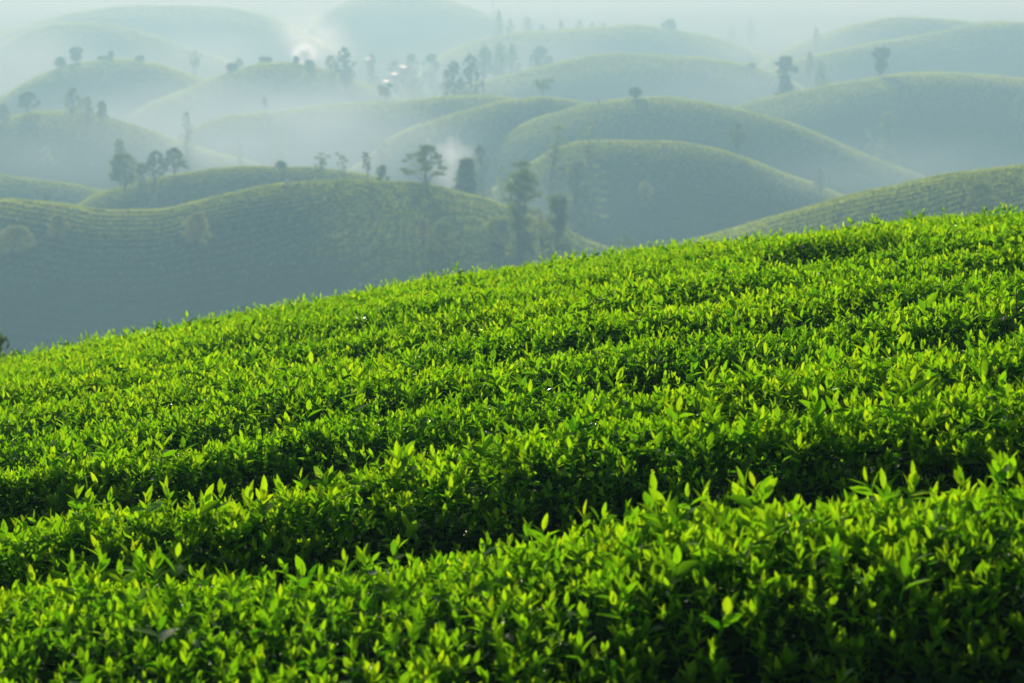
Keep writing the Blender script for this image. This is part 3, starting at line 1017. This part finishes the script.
def build_row(i):
    rng = np.random.default_rng(50 + i)
    y0 = GAPS[i][0]
    yb = GAPS[i + 1][0]
    ym = 0.5 * (y0 + yb)
    half = 0.2118 * (yb + 0.3) + (1.3 if ym < 9 else 1.8)
    level = 0 if ym < 9.8 else (1 if ym < 15 else 2)
    wid = yb - y0
    area = 2 * half * wid
    xc = 0.0
    root = empty('tea_hedge', (0, ym, float(top_z(np.array(0.0), np.array(ym))) - HEDGE_H))
    loc = np.array(root.location)
    tag(root, ROW_LABELS[i], 'tea hedge', 'rows of tea hedge across the slope')
    # --- young shoots over the top
    dens = 620 if level == 0 else 700
    n = int(dens * area)
    x = rng.uniform(-half, half, n)
    s = rng.uniform(0.0, 1.0, n)
    y, z = canopy(i, x, s)
    patch = wob(x, y, 0.55, i * 1.7)
    keep = rng.uniform(0, 1, n) < np.clip(0.95 + 0.15 * patch, 0.6, 1)
    x, s, y, z, patch = x[keep], s[keep], y[keep], z[keep], patch[keep]
    n = len(x)
    up = np.stack([rng.normal(0, 0.30, n), rng.normal(0.05, 0.30, n) + (s - 0.5) * 0.7 * np.abs(2 * s - 1) ** 2, np.ones(n)], 1)
    size = 0.054 * np.clip(rng.lognormal(0, 0.26, n), 0.5, 1.5) * (1 + 0.12 * patch)
    tall = rng.uniform(0, 1, n) < (0.045 if level == 0 else 0.025)
    size = np.where(tall, size * 1.45, size)
    rise = np.where(tall, rng.uniform(0.02, 0.06, n), rng.uniform(-0.028, 0.014, n))
    P = np.stack([x, y, z + rise - 0.03], 1)
    vig = 0.03 + 0.13 * patch + rng.normal(0, 0.10, n)
    v, f, a = shoots(P, up, size, rng, level, vig)
    wl_ = (np.sin(np.arange(len(f)) // len(LT[level][1]) * 12.9898) * 43758.5453) % 1.0 < 0.02
    mesh_obj('young_shoots', v, f, M_shoot, root, attr={'age': ('FACE', a), 'wet': ('FACE', wl_.astype(float))}, loc=loc)
    # --- mature leaves: under the shoots and down both faces
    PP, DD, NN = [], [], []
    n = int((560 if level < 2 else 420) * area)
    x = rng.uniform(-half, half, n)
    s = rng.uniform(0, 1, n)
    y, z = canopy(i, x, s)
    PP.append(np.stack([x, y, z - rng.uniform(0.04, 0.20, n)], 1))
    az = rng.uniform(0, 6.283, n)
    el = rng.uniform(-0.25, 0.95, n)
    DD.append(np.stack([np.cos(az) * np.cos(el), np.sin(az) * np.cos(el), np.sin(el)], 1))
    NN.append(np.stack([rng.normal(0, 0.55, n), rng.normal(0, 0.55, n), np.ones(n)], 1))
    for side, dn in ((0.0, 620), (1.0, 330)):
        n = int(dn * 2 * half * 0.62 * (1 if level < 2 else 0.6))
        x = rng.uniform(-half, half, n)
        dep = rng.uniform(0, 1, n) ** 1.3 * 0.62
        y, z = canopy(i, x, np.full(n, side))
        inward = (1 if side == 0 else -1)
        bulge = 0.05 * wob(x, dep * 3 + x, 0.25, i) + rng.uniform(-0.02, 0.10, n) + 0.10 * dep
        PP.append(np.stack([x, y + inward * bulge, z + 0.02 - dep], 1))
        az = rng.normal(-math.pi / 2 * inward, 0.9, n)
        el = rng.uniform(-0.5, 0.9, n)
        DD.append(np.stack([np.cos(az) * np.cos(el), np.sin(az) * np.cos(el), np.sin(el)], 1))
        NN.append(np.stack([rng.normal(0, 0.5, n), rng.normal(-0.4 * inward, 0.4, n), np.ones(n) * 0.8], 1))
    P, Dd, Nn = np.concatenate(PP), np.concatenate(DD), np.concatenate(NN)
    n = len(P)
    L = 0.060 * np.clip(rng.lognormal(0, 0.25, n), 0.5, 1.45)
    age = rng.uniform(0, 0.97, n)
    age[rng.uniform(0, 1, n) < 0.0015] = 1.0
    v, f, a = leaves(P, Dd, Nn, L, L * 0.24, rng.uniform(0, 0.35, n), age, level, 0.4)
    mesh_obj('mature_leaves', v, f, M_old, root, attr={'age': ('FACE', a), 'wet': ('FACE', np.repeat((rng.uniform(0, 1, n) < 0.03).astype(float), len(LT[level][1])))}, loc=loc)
    # --- beads of dew on the shoots
    if i < 7:
        n = int(30 * area)
        x = rng.uniform(-half, half, n)
        y, z = canopy(i, x, rng.uniform(0, 1, n) ** 1.3)
        c = np.stack([x, y, z + rng.uniform(-0.01, 0.04, n)], 1)
        rad = rng.uniform(0.0020, 0.0046, n)
        th, ph = np.meshgrid(np.linspace(0, 2 * np.pi, 7)[:-1], [0.7, 1.57, 2.44])
        S = np.stack([np.sin(ph) * np.cos(th), np.sin(ph) * np.sin(th), np.cos(ph)], -1).reshape(-1, 3)
        S = np.concatenate([S, [[0, 0, 1], [0, 0, -1]]])
        fs = []
        for a_ in range(6):
            b_ = (a_ + 1) % 6
            fs += [(18, a_, b_), (19, 12 + b_, 12 + a_)]
            for k_ in (0, 6):
                fs += [(k_ + a_, k_ + 6 + a_, k_ + 6 + b_), (k_ + a_, k_ + 6 + b_, k_ + b_)]
        fs = np.array(fs)
        Vd = (c[:, None] + S[None] * rad[:, None, None]).reshape(-1, 3)
        Fd = (fs[None] + (np.arange(n) * 20)[:, None, None]).reshape(-1, 3)
        mesh_obj('dew_drops', Vd, Fd, M_dew, root, loc=loc)['kind'] = 'stuff'
    # --- hull that stops see-through, the hedge's inner shade put into its dark colour
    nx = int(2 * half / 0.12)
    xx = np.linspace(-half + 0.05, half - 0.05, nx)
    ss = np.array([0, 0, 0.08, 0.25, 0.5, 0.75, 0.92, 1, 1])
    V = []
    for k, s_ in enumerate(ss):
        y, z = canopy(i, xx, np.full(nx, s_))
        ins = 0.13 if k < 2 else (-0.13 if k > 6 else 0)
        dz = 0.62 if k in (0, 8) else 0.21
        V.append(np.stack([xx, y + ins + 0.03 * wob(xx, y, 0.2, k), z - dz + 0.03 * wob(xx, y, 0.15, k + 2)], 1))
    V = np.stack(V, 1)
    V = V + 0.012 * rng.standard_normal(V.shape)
    mesh_obj('inner_shade_hull', V.reshape(-1, 3), grid_faces(nx, len(ss)), M_core, root, loc=loc)
    # --- woody stems up from the soil
    parts = []
    ns = int(2 * half * (9 if level < 2 else 4))
    for k in range(ns):
        x = rng.uniform(-half, half)
        s_ = rng.uniform(0.12, 0.88)
        y, z = canopy(i, np.array(x), np.array(s_))
        yc = float(canopy(i, np.array(x), np.array(0.5))[0])
        zg = float(top_z(np.array(x), np.array(y))) - HEDGE_H - 0.05
        y1 = yc + (float(y) - yc) * 0.5
        parts.append(tube([(x + rng.normal(0, .03), y1, zg), (x + rng.normal(0, .05), (y1 + y) / 2, zg + 0.4), (x + rng.normal(0, .08), y, float(z) - 0.08)], [0.013, 0.009, 0.003], 5))
    mesh_obj('twigs', *cat(parts), M_stem, root, loc=loc)['kind'] = 'stuff'


for i in range(len(GAPS) - 1):
    build_row(i)

# a broader-leaved weed standing up beside the bare strip
def weed(px, py, D, h, nst, label, name='leafy_weed', lsz=0.08, mat=None):
    rng = np.random.default_rng(int(px))
    p = at(px, py, D)
    zt = float(top_z(np.array(p[0]), np.array(p[1])))
    z0 = zt - HEDGE_H
    root = empty(name, (p[0], p[1], z0))
    tag(root, label, 'weed')
    wood, PP, DD = [], [], []
    for k in range(nst):
        az = rng.uniform(0, 6.28)
        r = rng.uniform(0.04, 0.16) * (HEDGE_H + h)
        e = np.array([r * math.cos(az), r * math.sin(az), (HEDGE_H + h) * rng.uniform(0.85, 1.0)])
        m_ = np.array([e[0] * 0.3, e[1] * 0.3, e[2] * 0.55])
        wood.append(tube([(0, 0, 0), m_, e], [0.007, 0.005, 0.002], 5))
        for q in range(16):
            t = rng.uniform(0.5, 1.0)
            a2 = rng.uniform(0, 6.28)
            PP.append(m_ + (e - m_) * (t - 0.5) * 2)
            DD.append([math.cos(a2), math.sin(a2), rng.uniform(-0.1, 0.9)])
    P, Dd = np.array(PP), np.array(DD)
    n = len(P)
    L = lsz * rng.uniform(0.6, 1.2, n)
    v, f, a = leaves(P, Dd, np.tile([0, 0.2, 1.0], (n, 1)) + 0.3 * rng.standard_normal((n, 3)), L, L * 0.26, rng.uniform(0, 0.4, n), rng.uniform(0.3, 0.9, n), 0)
    mesh_obj('leaves', v, f, mat or M_old, root, attr={'age': ('FACE', a)})
    mesh_obj('twigs', *cat(wood), M_stem, root)['kind'] = 'stuff'


weed(785, 272, 14.6, 0.10, 7, 'broad-leaved weed sticking up beside the bare red strip')
weed(1022, 352, 9.2, 0.16, 4, 'dark broad-leaved weed at the right edge of the hedges')

# the tip of a tree showing over the skyline at the left edge
p = at(-4, 328, 38)
zg = float(top_z(np.array(p[0]), np.array(38.0))) - HEDGE_H
make_tree(p[0] - 0.35, 38.0, zg, p[2] - zg, 1.9, 'bush', 'dark', 'bush', 'dark bush tip poking over the hedge skyline at the left edge', 0, 0.05, 'bush', sup=0.5)

# ------------------------------------------------------------------ air
def volume_box():
    m, n, l = new_mat('haze_air')
    out = n.new('ShaderNodeOutputMaterial')
    pv = n.new('ShaderNodeVolumePrincipled')
    pv.inputs['Color'].default_value = (0.43, 0.79, 1.0, 1)
    pv.inputs['Absorption Color'].default_value = (0.74, 0.60, 1, 1)
    pv.inputs['Density'].default_value = 0.00114
    pv.inputs['Anisotropy'].default_value = 0.26
    l.new(pv.outputs[0], out.inputs['Volume'])
    V, F = boxg(-5600, 5600, -500, 9600, -80, 48)
    o = mesh_obj('haze', V, F, m, smooth=False)
    tag(o, 'blue morning haze filling the valley', 'haze', kind='stuff')


volume_box()


def puff(name, c, r, dens, scale, label, cat_, thr=0.42, group=None, kind=None, color=(0.78, 0.93, 1.0), aniso=0.55, detail=4.0, rot=0.0):
    """a drifting body of smoke or mist: noisy density that thins to nothing at its rim"""
    m, n, l = new_mat(name)
    out = n.new('ShaderNodeOutputMaterial')
    pv = n.new('ShaderNodeVolumePrincipled')
    pv.inputs['Color'].default_value = (*color, 1)
    pv.inputs['Anisotropy'].default_value = aniso
    tc = n.new('ShaderNodeTexCoord')
    ln = N(n, 'ShaderNodeVectorMath', operation='LENGTH')
    l.new(tc.outputs['Object'], ln.inputs[0])
    fall = N(n, 'ShaderNodeMapRange', interpolation_type='SMOOTHSTEP')
    fall.inputs['From Min'].default_value = 0.98
    fall.inputs['From Max'].default_value = 0.1
    l.new(ln.outputs['Value'], fall.inputs['Value'])
    nz = n.new('ShaderNodeTexNoise')
    nz.inputs['Scale'].default_value = scale
    nz.inputs['Detail'].default_value = detail
    nz.inputs['Roughness'].default_value = 0.6
    l.new(tc.outputs['Object'], nz.inputs['Vector'])
    mr = N(n, 'ShaderNodeMapRange')
    mr.inputs['From Min'].default_value = thr
    mr.inputs['From Max'].default_value = thr + 0.25
    l.new(nz.outputs['Fac'], mr.inputs['Value'])
    m1 = N(n, 'ShaderNodeMath', operation='MULTIPLY')
    l.new(fall.outputs[0], m1.inputs[0])
    l.new(mr.outputs[0], m1.inputs[1])
    m2 = N(n, 'ShaderNodeMath', operation='MULTIPLY')
    l.new(m1.outputs[0], m2.inputs[0])
    m2.inputs[1].default_value = dens
    l.new(m2.outputs[0], pv.inputs['Density'])
    l.new(pv.outputs[0], out.inputs['Volume'])
    th = np.linspace(0, 2 * np.pi, 25)[:-1]
    phi = np.linspace(0.02, np.pi - 0.02, 13)
    A, B = np.meshgrid(phi, th, indexing='ij')
    V = np.stack([np.sin(A) * np.cos(B), np.sin(A) * np.sin(B), np.cos(A)], -1).reshape(-1, 3)
    F = []
    nt_ = len(th)
    for i in range(len(phi) - 1):
        for j in range(nt_):
            F.append((i * nt_ + j, (i + 1) * nt_ + j, (i + 1) * nt_ + (j + 1) % nt_, i * nt_ + (j + 1) % nt_))
    me = bpy.data.meshes.new(name)
    top, bot = list(range(nt_)), list(range((len(phi) - 1) * nt_, len(phi) * nt_))
    me.from_pydata([tuple(v) for v in V], [], F + [top, bot[::-1]])
    me.materials.append(m)
    o = bpy.data.objects.new(name, me)
    COL.objects.link(o)
    o.location = c
    o.scale = r
    o.rotation_euler = (0, rot, 0)
    tag(o, label, cat_, group, kind)
    return o


puff('smoke', at(449, 163, 405), (6.4, 5, 7.2), 0.17, 2.2, 'white smoke rising behind the nearest hill beside the layered tree', 'smoke', kind='stuff', rot=-0.3)
puff('smoke', at(315, 40, 900), (22, 14, 14), 0.055, 1.5, 'bright white smoke plume above the upper left hills', 'smoke', kind='stuff', rot=0.5, thr=0.38)
puff('smoke', at(304, 54, 900), (6, 5, 5.0), 0.7, 1.2, 'brightest dense core of the upper smoke plume', 'smoke', kind='stuff', thr=0.3)
MISTS = [((300, 140), 545, (52, 38, 18), 0.022, 'brightest bank of mist between the second hill and the ridge behind it'),
         ((90, 150), 545, (46, 30, 17), 0.008, 'bank of mist before the misty hill at the left edge'),
         ((180, 112), 720, (64, 40, 18), 0.011, 'bank of mist in the valley between the left misty hills'),
         ((15, 72), 1050, (70, 50, 28), 0.014, 'mist hanging over the upper left corner hills'),
         ((200, 62), 1050, (60, 50, 20), 0.008, 'mist in the gap between the two upper left hills'),
         ((400, 88), 800, (62, 40, 15), 0.007, 'mist drifting below the tiny white houses'),
         ((520, 66), 1090, (80, 50, 20), 0.006, 'thin mist behind the upper centre clump of trees'),
         ((905, 172), 440, (40, 30, 9), 0.007, 'thin mist pooled behind the sunlit slope at the right'),
         ((745, 92), 860, (66, 40, 16), 0.006, 'thin mist between the upper centre and right hills'),
         ((800, 48), 1120, (80, 50, 18), 0.006, 'faint mist at the foot of the upper right skyline hill'),
         ((520, 215), 425, (26, 24, 12), 0.006, 'faint mist in the valley behind the tall column trees')]
for (c, D, rr, dn, lab) in MISTS:
    puff('mist', at(c[0], c[1], D), rr, dn, 1.1, lab, 'mist', thr=0.30, kind='stuff', aniso=0.4, color=(0.66, 0.88, 1.0), detail=2.0)

print('objects', len(bpy.data.objects), 'tris', sum(len(m.polygons) for m in bpy.data.meshes))
